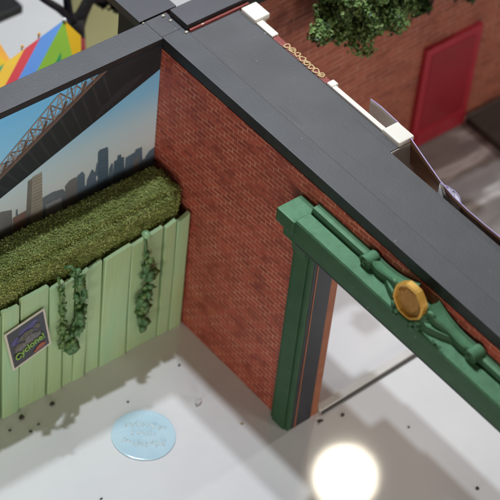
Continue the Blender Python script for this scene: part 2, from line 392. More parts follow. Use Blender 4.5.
# raised tablet whose front swings forward towards the middle
def tab(s_): return [(-.076, YC + s_ * .43), (-.086, YC + s_ * .36), (-.112, YC + s_ * .29), (-.145, YC + s_ * .22), (-.172, YC + s_ * .15), (-.186, YC + s_ * .07)]
out = [(-.016, YC + .43)] + tab(1) + [(-.188, YC)] + tab(-1)[::-1] + [(-.016, YC - .43)]
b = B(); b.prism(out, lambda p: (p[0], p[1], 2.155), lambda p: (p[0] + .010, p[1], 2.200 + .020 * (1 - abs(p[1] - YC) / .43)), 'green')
fix_normals(b.build('tablet', lint))
for s in (1, -1):
    b = B()
    # swan-neck: runs from the volute over a dip and sweeps up behind the medallion
    N_ = 30; vs = []; k_ = 8
    for i in range(N_):
        t = i / (N_ - 1); d = .460 - .375 * t
        z = 2.238 - .010 * math.sin(t * PI) + .070 * t ** 2.4
        x1 = -.088 - .045 * math.sin(t * PI * .9) * t - .012 * math.sin(t * 9)
        y = YC + s * d
        sec = [(-.015, 2.16), (x1 + .004, 2.16), (x1 - .004, z - .030), (x1, z - .010), (x1 + .010, z), (x1 + .024, z - .006), (-.034, z - .020), (-.015, z - .010)]
        vs += [(sx, y, max(sz, 2.16)) for sx, sz in sec]
    fs = [[i * k_ + q, i * k_ + (q + 1) % k_, (i + 1) * k_ + (q + 1) % k_, (i + 1) * k_ + q] for i in range(N_ - 1) for q in range(k_)]
    fs += [list(range(k_)), [(N_ - 1) * k_ + q for q in range(k_)]]
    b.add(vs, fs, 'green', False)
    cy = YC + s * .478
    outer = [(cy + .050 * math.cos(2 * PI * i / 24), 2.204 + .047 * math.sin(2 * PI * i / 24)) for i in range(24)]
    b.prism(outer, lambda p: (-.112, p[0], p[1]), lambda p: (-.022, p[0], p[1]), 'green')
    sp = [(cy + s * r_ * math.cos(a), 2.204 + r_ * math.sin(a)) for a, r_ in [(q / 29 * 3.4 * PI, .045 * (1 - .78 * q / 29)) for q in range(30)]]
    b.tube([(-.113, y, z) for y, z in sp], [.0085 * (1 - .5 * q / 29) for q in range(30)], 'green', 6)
    # curled acanthus tips hugging the lower half of the medallion
    for (dy, dz, x, r_, tw) in ((.150, -.030, -.176, .030, .6), (.122, -.072, -.196, .026, 1.1), (.165, .030, -.150, .026, .1), (.085, -.100, -.204, .022, 1.5), (.132, -.012, -.168, .022, .4)):
        pts = []
        for q in range(9):
            a = q / 8 * 1.25 * PI + tw
            pts.append((x - .018 * math.sin(q / 8 * PI), YC + s * (dy + r_ * math.cos(a)), 2.285 + dz + r_ * math.sin(a)))
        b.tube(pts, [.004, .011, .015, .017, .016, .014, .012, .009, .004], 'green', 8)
    fix_normals(b.build('scroll', lint))
# medallion: ribbed octagonal shield with a thick rim
md = thing  # (part, built below)
NM = 32
def octo(ry, rz, rot=0):
    pts = []
    for i in range(NM):
        a = 2 * PI * i / NM
        o_ = math.cos(PI / 8) / math.cos((a + PI / 8) % (PI / 4) - PI / 8)     # octagon radius
        r_ = .55 * o_ + .45 * .985
        pts.append((YC + ry * r_ * math.cos(a) * 1.04, 2.325 + rz * r_ * math.sin(a)))
    return pts
b = B()
T_ = lambda x: (lambda p: (x - .035 - .18 * (p[1] - 2.325) * -1 * .6, p[0], p[1]))
o1 = octo(.126, .121); o2 = octo(.128, .116); o3 = octo(.128, .116)
n8 = NM
def ringf(pa, xa, pb, xb, k):
    va = [T_(xa)(p) for p in pa]; vb = [T_(xb)(p) for p in pb]
    b.add(va + vb, [[i, (i + 1) % n8, n8 + (i + 1) % n8, n8 + i] for i in range(n8)], k)
ringf(o1, -.125, o1, -.165, 'gold')
ringf(o1, -.165, octo(.119, .114), -.176, 'gold')
ringf(octo(.119, .114), -.176, octo(.108, .103), -.172, 'gold')
ringf(octo(.108, .103), -.172, octo(.104, .099), -.150, 'gold')
b.add([T_(-.150)(p) for p in octo(.104, .099)], [list(range(NM))], 'golddark')
b.add([T_(-.125)(p) for p in o1], [list(range(NM))], 'gold')
mdl = fix_normals(b.build('medallion', lint, 'gold octagonal medallion with slanted ribs'))
b = B()
for i in range(15):
    u = -.126 + .018 * i
    # slanted ribs clipped to the octagon
    a0 = (u - .040, -.095); a1 = (u + .040, .095)
    pts = []
    for t in [j / 10 for j in range(11)]:
        y = a0[0] + (a1[0] - a0[0]) * t; z = a0[1] + (a1[1] - a0[1]) * t
        if abs(y) < .098 and abs(z) < .092 and abs(y) + abs(z) * 1.05 < .135: pts.append(T_(-.152)((YC + y, 2.325 + z)))
    if len(pts) > 1: b.tube(pts, .0042, 'golddark', 6)
    m_ = b
b.build('ribs', lint, 'raised slanted gold ribs on the medallion face')

# ------------------------------------------------------------------ shop building next to the brick wall
SH = thing('shop_building', 'shop building with a broad flat grey roof and cream cornice blocks beside the brick wall', 'building', (.4, -2, 0))
b = B()
out = [(.1822, -4.4), (.530, -4.4), (.530, -1.70), (.610, -1.70), (.610, -.047), (.1822, -.047)]
b.add([(x, y, z) for z in (2.30, 2.398) for x, y in out], [[5, 4, 3, 2, 1, 0]] + [[i, (i + 1) % 6, 6 + (i + 1) % 6, 6 + i] for i in range(6)], 'black'); b.add([(x, y, 2.398) for x, y in out], [list(range(6))], 'roof2')
b.build('roof', SH)
b = B()
b.box(.1825, .250, DY0 - .0005, -.06, 0, 2.299, 'jambbrown')
b.box(.1825, .262, DY1, DY0 - .001, 1.99, 2.299, 'jambbrown')
b.box(.1825, .262, -4.4, DY1 - .0005, 0, 2.299, 'jambbrown')
b.build('inner_wall', SH)
b = B(); b.box(.50, .60, DY0 - .005, -.06, 2.02, 2.299, 'brick2'); b.box(.45, .525, -4.4, DY0 - .0055, 2.02, 2.299, 'brick2'); b.build('fascia', SH)
for y in (-.14, -4.3):
    b = B(); b.box(.50, .60, y - .05, y + .05, 0, 2.0195, 'brick2'); b.build('corner_post', SH)
for y0, y1 in ((-.24, -.085), (-1.70, -1.535)):
    b = B(); b.box(.606, .738, y0, y1, 2.385, 2.432, 'cream', None, .012); b.box(.612, .715, y0 + .01, y1 - .01, 2.20, 2.3845, 'cream', None, .008); b.box(.533, .730, y0 - .007, y0 - .0015, 2.15, 2.3925, 'cream', None, .003) if y0 < -1 else None; b.build('cornice_block', SH)
b = B(); b.box(.613, .668, -.415, -.245, 2.34, 2.412, 'cream', None, .005); b.build('cornice_rail', SH)
b = B(); b.box(.613, .648, -1.530, -1.03, 2.34, 2.414, 'cream', None, .005); b.box(.613, .672, -1.029, -.975, 2.33, 2.416, 'cream', None, .008); b.build('cornice_rail', SH)
sg = B(); sg.box(.613, .662, -.970, -.42, 2.10, 2.400, 'redtrim', None, .004); sgo = sg.build('sign_board', SH)
b = B()
for i in range(8):   # row of raised gold scroll loops standing along the top of the sign
    y = -.545 - i * .050
    loop = [(.638 + .019 * math.cos(a)  + .006 * math.sin(2 * a + i), y + (.021 + .004 * math.sin(i * 2.3)) * math.sin(a), 2.404) for a in [2 * PI * j / 14 for j in range(15)]]
    b.tube(loop, .0058, 'goldletter', 6)
    if i % 3 == 1: b.tube([(.62, y + .02, 2.406), (.656, y - .018, 2.406)], .006, 'goldletter', 6)
b.build('gold_lettering', sgo)
b = B(); b.box(.5305, .770, -4.3, -1.745, 2.03, 2.06, 'cream', None, .004); b.box(.6015, .770, -1.7445, -.95, 2.03, 2.06, 'cream', None, .004); b.build('shadow_ledge', SH)  # unseen ledge added to close a gap in the floor shadow
# warped banner standing off the facade
BN = thing('warped_banner', 'warped brown banner with a thin purple edge sticking up behind the grey roof', 'banner', (.7, -2, 2.0))
path = [(.735, -1.27), (.742, -1.36), (.738, -1.45), (.733, -1.55), (.716, -1.65), (.690, -1.74), (.640, -1.92), (.592, -2.10), (.566, -2.25), (.556, -2.40), (.556, -2.55), (.562, -2.72), (.575, -3.0), (.585, -3.3), (.59, -4.2)]
def banner(pth, z0, z1, flare, k_in, k_out, th=.008):
    bb = B(); rows = 7; vs = []; L = len(pth)
    for r in range(rows):
        t = r / (rows - 1)
        for (x, y) in pth: vs.append((x + (flare - x) * (1 - t) ** 1.3, y, z0 + (z1 - z0) * t))
    fin = [[r * L + i, (r + 1) * L + i, (r + 1) * L + i + 1, r * L + i + 1] for r in range(rows - 1) for i in range(L - 1)]
    vo = [(x + th, y, z) for x, y, z in vs]
    for f, (i) in zip(fin, range(len(fin))):
        pass
    bb.add(vs, [f for f in fin if (f[0] % L) >= 3] , k_in); bb.add(vs, [f for f in fin if (f[0] % L) < 3], 'silver')
    bb.add(vo, [f[::-1] for f in fin], k_out)
    return bb, vs, L, rows
bb, vs, L, rows = banner(path, 2.00, 2.424, .775, 'card', 'purple'); bb.build('sheet', BN)
b = B(); b.tube([(x + .004, y, 2.425) for x, y in path], .0045, 'purple', 6); b.tube([(.779, y, 2.0) for x, y in path], .0075, 'purple', 6); b.build('edge_trim', BN)
b = B()
bp_ = [(.578, -2.115), (.600, -2.17), (.607, -2.225), (.598, -2.27), (.572, -2.32)]
b.add([(x, y, z) for z in (2.2, 2.422) for x, y in bp_] + [(x + .006, y, z) for z in (2.2, 2.422) for x, y in bp_],
      [[i, i + 5, i + 6, i + 1] for i in range(4)] + [[10 + i, 11 + i, 16 + i, 15 + i] for i in range(4)] + [[5 + i, 15 + i, 16 + i, 6 + i] for i in range(4)], 'silver', True)
b.tube([(x + .003, y, 2.423) for x, y in bp_], .004, 'purple', 6); b.build('curled_flap', BN)

# ------------------------------------------------------------------ doorway strip on the floor
ST = thing('floor_strip', 'thin white strip with a dark front edge lying on the floor through the doorway', 'floor strip', (.8, -1.66, 0))
ang = .025
rt = lambda w: Vector((w.x, w.y + (w.x - .27) * ang, w.z))
b = B(); b.box(.268, 1.7, -1.712, -1.655, .002, .040, 'strip', None, .003, rt); b.build('strip', ST)
b = B(); b.box(.268, 1.7, -1.7255, -1.7125, .002, .024, 'stripdark', None, .002, rt); b.build('dark_edge', ST)

# ------------------------------------------------------------------ street wall with the red door
SW = thing('street_wall', 'brick street wall with a red door beyond the shop roof', 'wall', (2.5, .08, 0))
b = B(); b.box(.19, 4.6, .0, .16, 0, 2.34, 'brick2'); b.build('wall', SW)
b = B(); b.box(.178, 4.6, -.042, .150, 2.343, 2.452, 'black', 'roofdark', .004); b.build('cap', SW)
b = B(); b.box(.19, .70, -.064, -.046, 2.385, 2.418, 'redtrim', None, .004); b.blob((.30, -.058, 2.416), .008, 'glue', 1, .3, (2, 1, .6)); b.build('red_trim', SW)
b = B(); b.box(2.62, 3.215, -.0455, -.001, .004, 1.045, 'doorframe', None, .003)
dr = b.build('red_door', SW)
b = B(); b.box(2.685, 3.15, -.050, -.0455, .20, .975, 'doorred', None, .004); b.build('door_panel', dr)
b = B(); b.box(2.66, 3.18, -.052, -.0455, .02, .17, 'doorframe', None, .01); b.build('kick_board', dr)
# dark low stoop at right, added in place of a ground shadow
b = B(); b.box(3.22, 4.3, -.52, -.05, .004, .07, 'slab', None, .01)
b.build('shade_slab', None, 'dark brown low stoop standing in for a shadow at the brick street wall right of the red door', 'slab')

# ------------------------------------------------------------------ foliage
def crown(b, c, rad, n_, rnd, size, keys=('crown1', 'crown2', 'crown3'), clumps=26):
    cl = []
    for i in range(clumps):
        d = Vector((rnd.gauss(0, 1), rnd.gauss(0, 1), rnd.gauss(0, 1))).normalized()
        r = rnd.uniform(.45, .88)
        cl.append((Vector((c[0] + d.x * rad[0] * r, c[1] + d.y * rad[1] * r, c[2] + d.z * rad[2] * r)), rnd.uniform(.22, .38) * min(rad)))
    for i in range(n_):
        p0, cr = cl[i % clumps]
        d = Vector((rnd.gauss(0, 1), rnd.gauss(0, 1), rnd.gauss(.2, 1))).normalized()
        p = p0 + d * cr * rnd.uniform(.55, 1.08)
        nn = (d + Vector((rnd.gauss(0, .5), rnd.gauss(0, .5), rnd.gauss(.3, .5)))).normalized()
        q = rnd.random(); k = keys[0] if q < .5 else keys[1] if q < .75 else keys[2]
        leaf(b, p, nn, size * rnd.uniform(.7, 1.3), k, rnd)
    return cl
rnd = random.Random(11)
T1 = thing('overhanging_tree', 'leafy green tree crown hanging over the brick street wall left of the red door', 'tree', (1.30, .62, 0))
b = B(); cl = crown(b, (1.63, -.27, 2.17), (.57, .25, .42), 15000, rnd, .034, clumps=74); b.build('crown', T1)
b = B(); b.tube([(1.30, .62, 0), (1.32, .60, 1.2), (1.34, .50, 2.3), (1.36, .22, 2.68), (1.42, -.06, 2.60), (1.60, -.26, 2.2)], [.06, .055, .046, .036, .028, .016], 'bark', 10)
for p0, cr in cl[:26]: b.tube([(1.50, -.17, 2.45), ((1.55 + p0.x) / 2, (-.25 + p0.y) / 2, (2.35 + p0.z) / 2), tuple(p0)], [.016, .01, .005], 'bark', 6)
b.build('trunk', T1)
T2 = thing('climbing_ivy', 'dark green ivy hanging on the brick wall above the red door', 'ivy', (2.9, -.06, 1.1))
b = B(); cl = crown(b, (2.95, -.09, 1.72), (.90, .08, .26), 2600, rnd, .06, ('crown3', 'crown1', 'crown3'), 40); b.build('foliage', T2)
b = B()
for i in range(6): b.tube([(2.3 + .26 * i, -.03, 2.2), (2.33 + .26 * i, -.05, 1.8), (2.28 + .27 * i, -.05, 1.45)], .012, 'bark', 6)
b.build('stem', T2)

# hedge
H = thing('box_hedge', 'long trimmed flocked green hedge between the pale green fence and the mural', 'hedge', (-1, -.22, 0))
hx0, hx1, hy0, hy1, hz = -2.25, -.030, -.385, -.045, 1.325
b = B()
bm = bmesh.new(); bmesh.ops.create_cube(bm, size=1)
for w in bm.verts: w.co = Vector((hx0 + (hx1 - hx0) * (w.co.x + .5), hy0 + (hy1 - hy0) * (w.co.y + .5), hz * (w.co.z + .5)))
bmesh.ops.bevel(bm, geom=bm.edges[:], offset=.05, segments=3, affect='EDGES')
bmesh.ops.triangulate(bm, faces=bm.faces[:])
for _ in range(4):
    lg = [e for e in bm.edges if e.calc_length() > .07]
    if lg: bmesh.ops.subdivide_edges(bm, edges=lg, cuts=1); bmesh.ops.triangulate(bm, faces=[f for f in bm.faces if len(f.verts) > 3])
bm.normal_update()
for w in bm.verts: w.co += w.normal * (noise.noise(w.co * 5) * .012 + noise.noise(w.co * 17) * .005)
bm.normal_update(); bm.verts.index_update()
b.add([w.co.copy() for w in bm.verts], [[w.index for w in f.verts] for f in bm.faces], 'hedge0', True)
b.build('core', H)
fl = B(); rnd = random.Random(5)
cand = [f for f in bm.faces if f.calc_center_median().z > .85 and f.normal.y < .9]
areas = [f.calc_area() for f in cand]; tot = sum(areas)
for f, ar in zip(cand, areas):
    cnt = ar / tot * 27000; cnt = int(cnt) + (rnd.random() < cnt % 1)
    vs3 = [w.co for w in f.verts]
    for _ in range(cnt):
        a, c2 = rnd.random(), rnd.random()
        if a + c2 > 1: a, c2 = 1 - a, 1 - c2
        p = vs3[0] + (vs3[1] - vs3[0]) * a + (vs3[2] - vs3[0]) * c2 + f.normal * rnd.uniform(-.003, .009)
        nn = (f.normal + Vector((rnd.gauss(0, .45), rnd.gauss(0, .45), rnd.gauss(.15, .4)))).normalized()
        t = noise.noise(p * 13) + rnd.gauss(0, .35)
        leaf(fl, p, nn, rnd.uniform(.010, .019), 'hedge2' if t > .34 else 'hedge1' if t > -.34 else 'hedge3', rnd, .3)
bm.free()
fl.build('foliage', H)

# ------------------------------------------------------------------ fence: stepped boards
FN = thing('plank_fence', 'pale green plank fence with a stepped top in front of the hedge', 'fence', (-1, -.44, 0))
boards = [(-2.30, -2.13, 1.08, 1.10), (-2.124, -1.92, 1.05, 1.07), (-1.914, -1.78, 1.09, 1.08), (-1.774, -1.602, 1.055, 1.06), (-1.595, -1.456, 1.092, 1.080), (-1.449, -1.217, 1.108, 1.115), (-1.211, -1.092, 1.078, 1.102),
          (-1.086, -.998, 1.055, 1.065), (-.992, -.886, 1.062, 1.090), (-.880, -.760, 1.064, 1.094), (-.754, -.524, 1.090, 1.120), (-.517, -.240, 1.086, 1.126), (-.234, -.136, 1.105, 1.135), (-.130, -.020, 1.110, 1.148)]
b = B(); rnd = random.Random(9)
for i, (x0, x1, z0, z1) in enumerate(boards):
    x0 += .003; x1 -= .003; yo = rnd.uniform(-.009, .009); th = .03; ny = 12; nx = 6
    sk = rnd.uniform(-.012, .012); bow = rnd.uniform(-.007, .007); cup = rnd.uniform(-.004, .006)
    vs = []
    for side in (0, 1):
        for r in range(ny + 1):
            t = r / ny
            for q in range(nx + 1):
                u = (0, .03, .25, .5, .75, .97, 1)[q]; x = x0 + (x1 - x0) * u + sk * (t - .5) * (0 if i >= 12 else 1)
                zt = z0 + (z1 - z0) * u
                edge = .004 if q in (0, nx) else 0
                y = -.458 + yo + bow * math.sin(t * PI) + cup * math.sin(u * PI) * (-.5) + .003 * noise.noise(Vector((x * 4, i, t * 2.5)))
                vs.append((x, y + (th if side else edge), .001 + (zt - (.005 if r == ny and edge else 0)) * t))
    K = (ny + 1) * (nx + 1); idx = lambda sd, r, q: sd * K + r * (nx + 1) + q
    fs = [[idx(0, r, q), idx(0, r, q + 1), idx(0, r + 1, q + 1), idx(0, r + 1, q)] for r in range(ny) for q in range(nx)]
    fs += [[idx(1, r, q), idx(1, r + 1, q), idx(1, r + 1, q + 1), idx(1, r, q + 1)] for r in range(ny) for q in range(nx)]
    fs += [[idx(0, ny, q), idx(0, ny, q + 1), idx(1, ny, q + 1), idx(1, ny, q)] for q in range(nx)]
    fs += [[idx(0, r, 0), idx(0, r + 1, 0), idx(1, r + 1, 0), idx(1, r, 0)] for r in range(ny)]
    fs += [[idx(0, r, nx), idx(1, r, nx), idx(1, r + 1, nx), idx(0, r + 1, nx)] for r in range(ny)]
    b.add(vs, fs, 'fence', False)
fix_normals(b.build('boards', FN))
b = B(); b.box(-2.28, -.03, -.424, -.416, .02, 1.03, 'fencegap'); b.build('backing', FN)

# poster on the fence
def text_mesh(txt, size):
    cu = bpy.data.curves.new('t', 'FONT'); cu.body = txt; cu.size = size; cu.align_x = 'CENTER'; cu.align_y = 'CENTER'; cu.extrude = .0015; cu.offset = .002 * size / .1
    o = bpy.data.objects.new('t', cu); COL.objects.link(o)
    dg = bpy.context.evaluated_depsgraph_get(); me = bpy.data.meshes.new_from_object(o.evaluated_get(dg))
    vs = [v_.co.copy() for v_ in me.vertices]; fs = [list(p.vertices) for p in me.polygons]
    bpy.data.objects.remove(o); bpy.data.curves.remove(cu); bpy.data.meshes.remove(me); return vs, fs
PO = thing('fence_poster', 'small tilted dark poster with green Cyclone lettering on the pale green fence', 'poster', (-1.4, -.48, .72))
M['paper'] = mottled('paper_border', (.62, .58, .48), (.68, .64, .54), 5, .55)
M['p_dark'] = mottled('poster_dark', (.040, .040, .046), (.065, .062, .075), 6, .35)
M['p_violet'] = mottled('poster_violet', (.075, .06, .19), (.10, .085, .24), 12, .35)
M['p_grey'] = mottled('poster_grey', (.13, .125, .13), (.20, .19, .19), 14, .35)
M['p_brown'] = mottled('poster_brown', (.10, .09, .06), (.14, .12, .08), 14, .35)
M['p_green'] = mottled('poster_green', (.22, .42, .05), (.30, .50, .09), 10, .35)
M['p_gdark'] = mat('poster_green_shadow', (.03, .09, .03), .35)
M['p_red'] = mottled('poster_red', (.34, .08, .04), (.40, .12, .06), 20, .35)
TL, TR, BR, BL = [Vector(q) for q in ((-1.598, .893), (-1.272, .957), (-1.204, .561), (-1.520, .478))]
def pq(u, w, y):   # u,w in 0..1 across the sheet
    q = TL * (1 - u) * w + TR * u * w + BR * u * (1 - w) + BL * (1 - u) * (1 - w); return (q.x, y, q.y)
b = B()
vs = [pq(u, w, y) for y in (-.4735, -.481) for u, w in ((0, 0), (1, 0), (1, 1), (0, 1))]
b.add(vs, [[4, 5, 6, 7], [0, 3, 2, 1], [0, 1, 5, 4], [1, 2, 6, 5], [2, 3, 7, 6], [3, 0, 4, 7]], 'paper'); b.build('paper', PO)
b = B()
def pl(pts, y, k): b.add([pq(u, w, y) for u, w in pts], [list(range(len(pts)))], k)
pl([(.045, .045), (.955, .045), (.955, .955), (.045, .955)], -.4825, 'p_dark')
def ell(cu, cw, ru, rw, n_=14, j=.15): return [(cu + ru * (1 + j * math.sin(i * 2.7)) * math.cos(2 * PI * i / n_), cw + rw * (1 + j * math.cos(i * 1.9)) * math.sin(2 * PI * i / n_)) for i in range(n_)]
for i, (e, k) in enumerate([(ell(.52, .78, .20, .075), 'p_violet'), (ell(.22, .66, .13, .085), 'p_violet'), (ell(.70, .85, .11, .05), 'p_violet'), (ell(.30, .43, .16, .10), 'p_grey'), (ell(.60, .48, .22, .10), 'p_grey'),
                            (ell(.46, .66, .19, .09), 'p_brown'), (ell(.74, .70, .10, .07), 'p_brown'), (ell(.25, .52, .12, .05), 'p_brown'), (ell(.33, .34, .07, .05), 'p_grey'), (ell(.52, .58, .12, .03), 'p_grey'), (ell(.75, .16, .13, .055), 'p_red'), (ell(.62, .12, .07, .03), 'p_red')]): pl(e, -.4831 - i * .0004, k)
# hint of a coaster: one uneven arch on posts
rq = random.Random(8)
for i in range(12):
    a0, a1 = PI * (1 - i / 12), PI * (1 - (i + 1) / 12)
    f = lambda a, r: (.48 + (.27 + r) * math.cos(a), .54 + (.20 + r) * math.sin(a))
    w_ = rq.uniform(.012, .03)
    pl([f(a0, 0), f(a0, w_), f(a1, w_), f(a1, 0)], -.4886, rq.choice(['p_grey', 'p_brown', 'p_violet']))
    if i % 2: q = f(a0, 0); pl([(q[0], .50), (q[0] + .012, .50), (q[0] + .012, q[1]), (q[0], q[1])], -.4887, 'p_brown')
b.build('picture', PO)
for k, dy, dd, nm in (('p_gdark', -.4892, (.008, -.009), 'lettering_shadow'), ('p_green', -.4925, (0, 0), 'lettering')):
    b = B()
    vs, fs = text_mesh('Cyclone!', .080)
    a = math.radians(24); out = []
    for w in vs:
        x, z = w.x * .90, w.y * 1.12
        z += .018 * math.cos(w.x * 9)      # slight arch
        out.append((-1.388 + dd[0] + x * math.cos(a) - z * math.sin(a) * .8, dy - w.z * .8, .648 + dd[1] + x * math.sin(a) + z * math.cos(a)))
    b.add(out, fs, k); b.build(nm, PO)

# vines
def vine(name, label, pts, widths, n_leaf, size, seed, key='vine', knob=None, grp='plastic vines hanging over the fence'):
    t = thing(name, label, 'vine', (pts[-1][0], pts[-1][1], pts[-1][2]), grp); rn = random.Random(seed)
    b = B(); b.tube(pts, [.013] + [.011] * (len(pts) - 1), 'vine2' if key == 'vine2' else key, 8)
    b.build('stem', t)
    b = B(); P = [Vector(p) for p in pts]
    for i in range(int(n_leaf * .72)):
        s = rn.uniform(.24, 1) * (len(P) - 1); j = min(int(s), len(P) - 2); q = P[j].lerp(P[j + 1], s - j)
        w = (widths[j] + (widths[j + 1] - widths[j]) * (s - j)) * .78
        ctr = q + Vector((rn.uniform(-1, 1) * w, -rn.uniform(.0, .035), rn.uniform(-.02, .02)))
        sz = size * rn.uniform(.95, 1.6) * min(1, .45 + w / .05)
        # lobed leaf: a little cushion with 5 points
        nrm = Vector((rn.gauss(0, .45), -1, rn.gauss(.25, .35))).normalized(); tt = nrm.orthogonal().normalized(); tt = Matrix.Rotation(rn.uniform(0, 6.28), 3, nrm) @ tt; ww = nrm.cross(tt)
        ring = []
        for m in range(10):
            r = sz * (1 if m % 2 == 0 else .74) * rn.uniform(.85, 1.1); aa = 2 * PI * m / 10
            ring.append(ctr + tt * r * math.cos(aa) + ww * r * math.sin(aa) - nrm * sz * .15)
        mid = ctr + nrm * sz * .28; bot = ctr - nrm * sz * .3
        b.add(ring + [mid, bot], [[m, (m + 1) % 10, 10] for m in range(10)] + [[(m + 1) % 10, m, 11] for m in range(10)], key if rn.random() < .7 else ('vine2' if key == 'vine' else 'vine'), True)
    fix_normals(b.build('leaves', t))
    if knob:
        b = B(); b.blob(knob, .030, 'vinetip', 2, .1, (1.1, 1.2, .85), seed); b.build('knob', t)
YF = -.492
vine('fence_vine', 'thin straight vine with a pale curled tip, just right of the poster on the fence', [(-1.140, -.455, 1.150), (-1.165, -.490, 1.165), (-1.150, YF, 1.09), (-1.140, YF, .95), (-1.125, YF, .80), (-1.115, YF, .62), (-1.105, YF, .49)], [.008, .01, .016, .02, .028, .038, .036], 46, .026, 21, 'vine2')
vine('fence_vine', 'bushy dark vine with a hooked tip beside the thin straight vine on the fence', [(-1.085, -.45, 1.215), (-1.055, -.48, 1.235), (-1.015, YF, 1.15), (-.985, YF, 1.0), (-.965, YF, .85), (-.985, YF, .70), (-1.015, YF, .52), (-1.04, YF, .42)], [.01, .012, .022, .05, .042, .045, .05, .04], 60, .036, 22)
vine('fence_vine', 'short dark vine hanging from a pale round knob near the brick corner', [(-.420, -.455, 1.165), (-.425, YF, 1.09), (-.425, YF, 1.0), (-.395, YF, .86), (-.370, YF, .74), (-.415, YF, .58), (-.43, YF, .45), (-.425, YF, .25)], [.01, .012, .016, .035, .055, .05, .045, .026], 56, .037, 23, 'vine', (-.420, -.478, 1.170))

# ------------------------------------------------------------------ things on the floor
TK = thing('blue_token', 'round pale blue clear token with raised marks lying on the white floor', 'token', (-.879, -1.148, .0))
cx, cy, R_ = -.879, -1.146, .226
b = B(); SEG = 72
prof = [(R_ - .001, .001), (R_, .003), (R_, .0075), (R_ - .002, .0092), (R_ - .010, .0098), (R_ - .016, .0092), (R_ - .05, .009), (0.0, .009)]
vs = []; 
for r, z in prof[:-1]:
    for i in range(SEG):
        a = 2 * PI * i / SEG; rr = r * (1 + .006 * math.sin(3 * a) + .004 * math.sin(7 * a + 1)); vs.append((cx + rr * math.cos(a), cy + rr * math.sin(a), z))
L_ = len(prof) - 1
fs = [[r * SEG + i, r * SEG + (i + 1) % SEG, (r + 1) * SEG + (i + 1) % SEG, (r + 1) * SEG + i] for r in range(L_ - 1) for i in range(SEG)]
fs.append([(L_ - 1) * SEG + i for i in range(SEG)])
b.add(vs, fs, 'token', True); b.build('disc', TK)
b = B(); rn = random.Random(4)
# rows of worn embossed strokes (too worn to read)
rd = Vector((.76, -.64)); ud = Vector((.62, .78))
for row, (off, n_, h) in enumerate(((.095, 10, .075), (.015, 6, .05), (-.085, 10, .075))):
    for i in range(n_):
        u = (i - (n_ - 1) / 2) * .030; arc = -.5 * u * u * (1 if row == 0 else -1 if row == 2 else 0) * 3
        c0 = Vector((cx, cy)) + rd * u + ud * (off + arc)
        for m in range(2):
            a = rn.uniform(.2, 2.9); dv = (rd * math.cos(a) + ud * math.sin(a)) * h * rn.uniform(.25, .5); oo = (rd * rn.uniform(-.008, .008))
            b.tube([(*(c0 + oo - dv), .0095), (*(c0 + oo), .0105), (*(c0 + oo + dv), .0095)], .0052, 'tokenmark', 6)
b.build('raised_marks', TK)

b = B(); b.blob((-.384, -1.131, .022), .034, 'crystal', 1, .35, (1.1, .8, .75), 3)
o = b.build('clear_chip', None, 'small clear grey chip on the white floor between the token and the brick wall', 'chip')
for p in o.data.polygons: p.use_smooth = False
crumbs = [((-1.475, -.530), .024, 'crumb', 'largest dark crumb, on the shaded floor under the poster'),
          ((-1.235, -.550), .020, 'crumb', 'flat dark crumb at the foot of the fence below the vines'),
          ((-1.415, -.645), .012, 'crumb', 'tiny dark crumb in the fence shadow below the poster, right one of a pair'),
          ((-1.497, -.665), .011, 'crumb', 'tiny dark crumb in the fence shadow below the poster, left one of a pair'),
          ((-1.61, -.575), .014, 'crumb', 'dark crumb in the fence shadow at the left edge of the photo'),
          ((-.783, -.839), .012, 'crumb', 'small dark crumb on the pale shadow band just above the blue token'),
          ((-.275, -.778), .013, 'crumb', 'dark flat crumb on the floor in the corner of fence and brick wall'),
          ((.219, -1.765), .021, 'crumb', 'dark crumb in front of the floor strip beside the door jamb'),
          ((.383, -1.812), .013, 'crumb', 'smaller dark crumb in front of the floor strip, farther from the jamb'),
          ((-.25, -1.46), .012, 'tan', 'tan crumb on the floor along the foot of the brick wall'),
          ((.70, -2.17), .011, 'crumb', 'tiny dark crumb at the shadow edge under the lintel'),
          ((.72, -2.86), .014, 'crumb', 'dark sliver on the bright floor at the lower right of the photo'),
          ((-1.45, -1.42), .010, 'crumb', 'tiny dark crumb on the bright floor below the blue token')]
for i, ((x, y), r, k, lb) in enumerate(crumbs):
    b = B(); b.blob((x, y, r * .45), r, k, 1, .45, (rnd.uniform(.8, 1.3), rnd.uniform(.7, 1.1), .55), i * 1.7)
    o = b.build('floor_crumb', None, lb, 'crumb', 'crumbs scattered on the floor')
    for p in o.data.polygons: p.use_smooth = False

# ------------------------------------------------------------------ behind the mural wall
DB = thing('dark_building', 'small dark olive building with a grey flat roof behind the wall corner', 'building', (.13, .5, 0))
b = B(); b.box(.0, .262, .215, .47, 0, 2.33, 'olive'); b.build('wall', DB)
b = B(); b.box(-.03, .282, .205, .86, 2.333, 2.4, 'black', 'roofdark', .004); b.build('roof', DB)

# striped market tent
TT = thing('striped_tent', 'rainbow striped pointed tent with a white tip behind the mural wall', 'tent', (-.1, 1.2, 0))
A = Vector((.137, 1.26, 1.6)); e1 = Vector((-.564, .0, -.177)); e2 = Vector((-.334, -.15, -.198)); e3 = Vector((-.032, -.15, -.198)); e4 = Vector((.082, -.10, -.118)); e5 = Vector((.2, .25, -.60))
b = B()
F = [('lime', -.0, 0, ), ]
cuts = [(0., .36, 'blue'), (.36, .61, 'red'), (.61, .92, 'yellow'), (.92, 1.2, 'leafgreen'), (1.2, 1.55, 'blue'), (1.55, 1.9, 'red')]
for a, c2, k in cuts:
    b.add([A + e1 * a, A + e1 * c2, A + e1 * c2 + e2 * 1.9, A + e1 * a + e2 * 1.9], [[0, 1, 2, 3]], k)
b.add([A, A + e2 * 1.9, A + e3 * 2.2], [[0, 1, 2]], 'lime')
nn = (e3).cross(e2).normalized(); nn = nn if nn.y < 0 else -nn
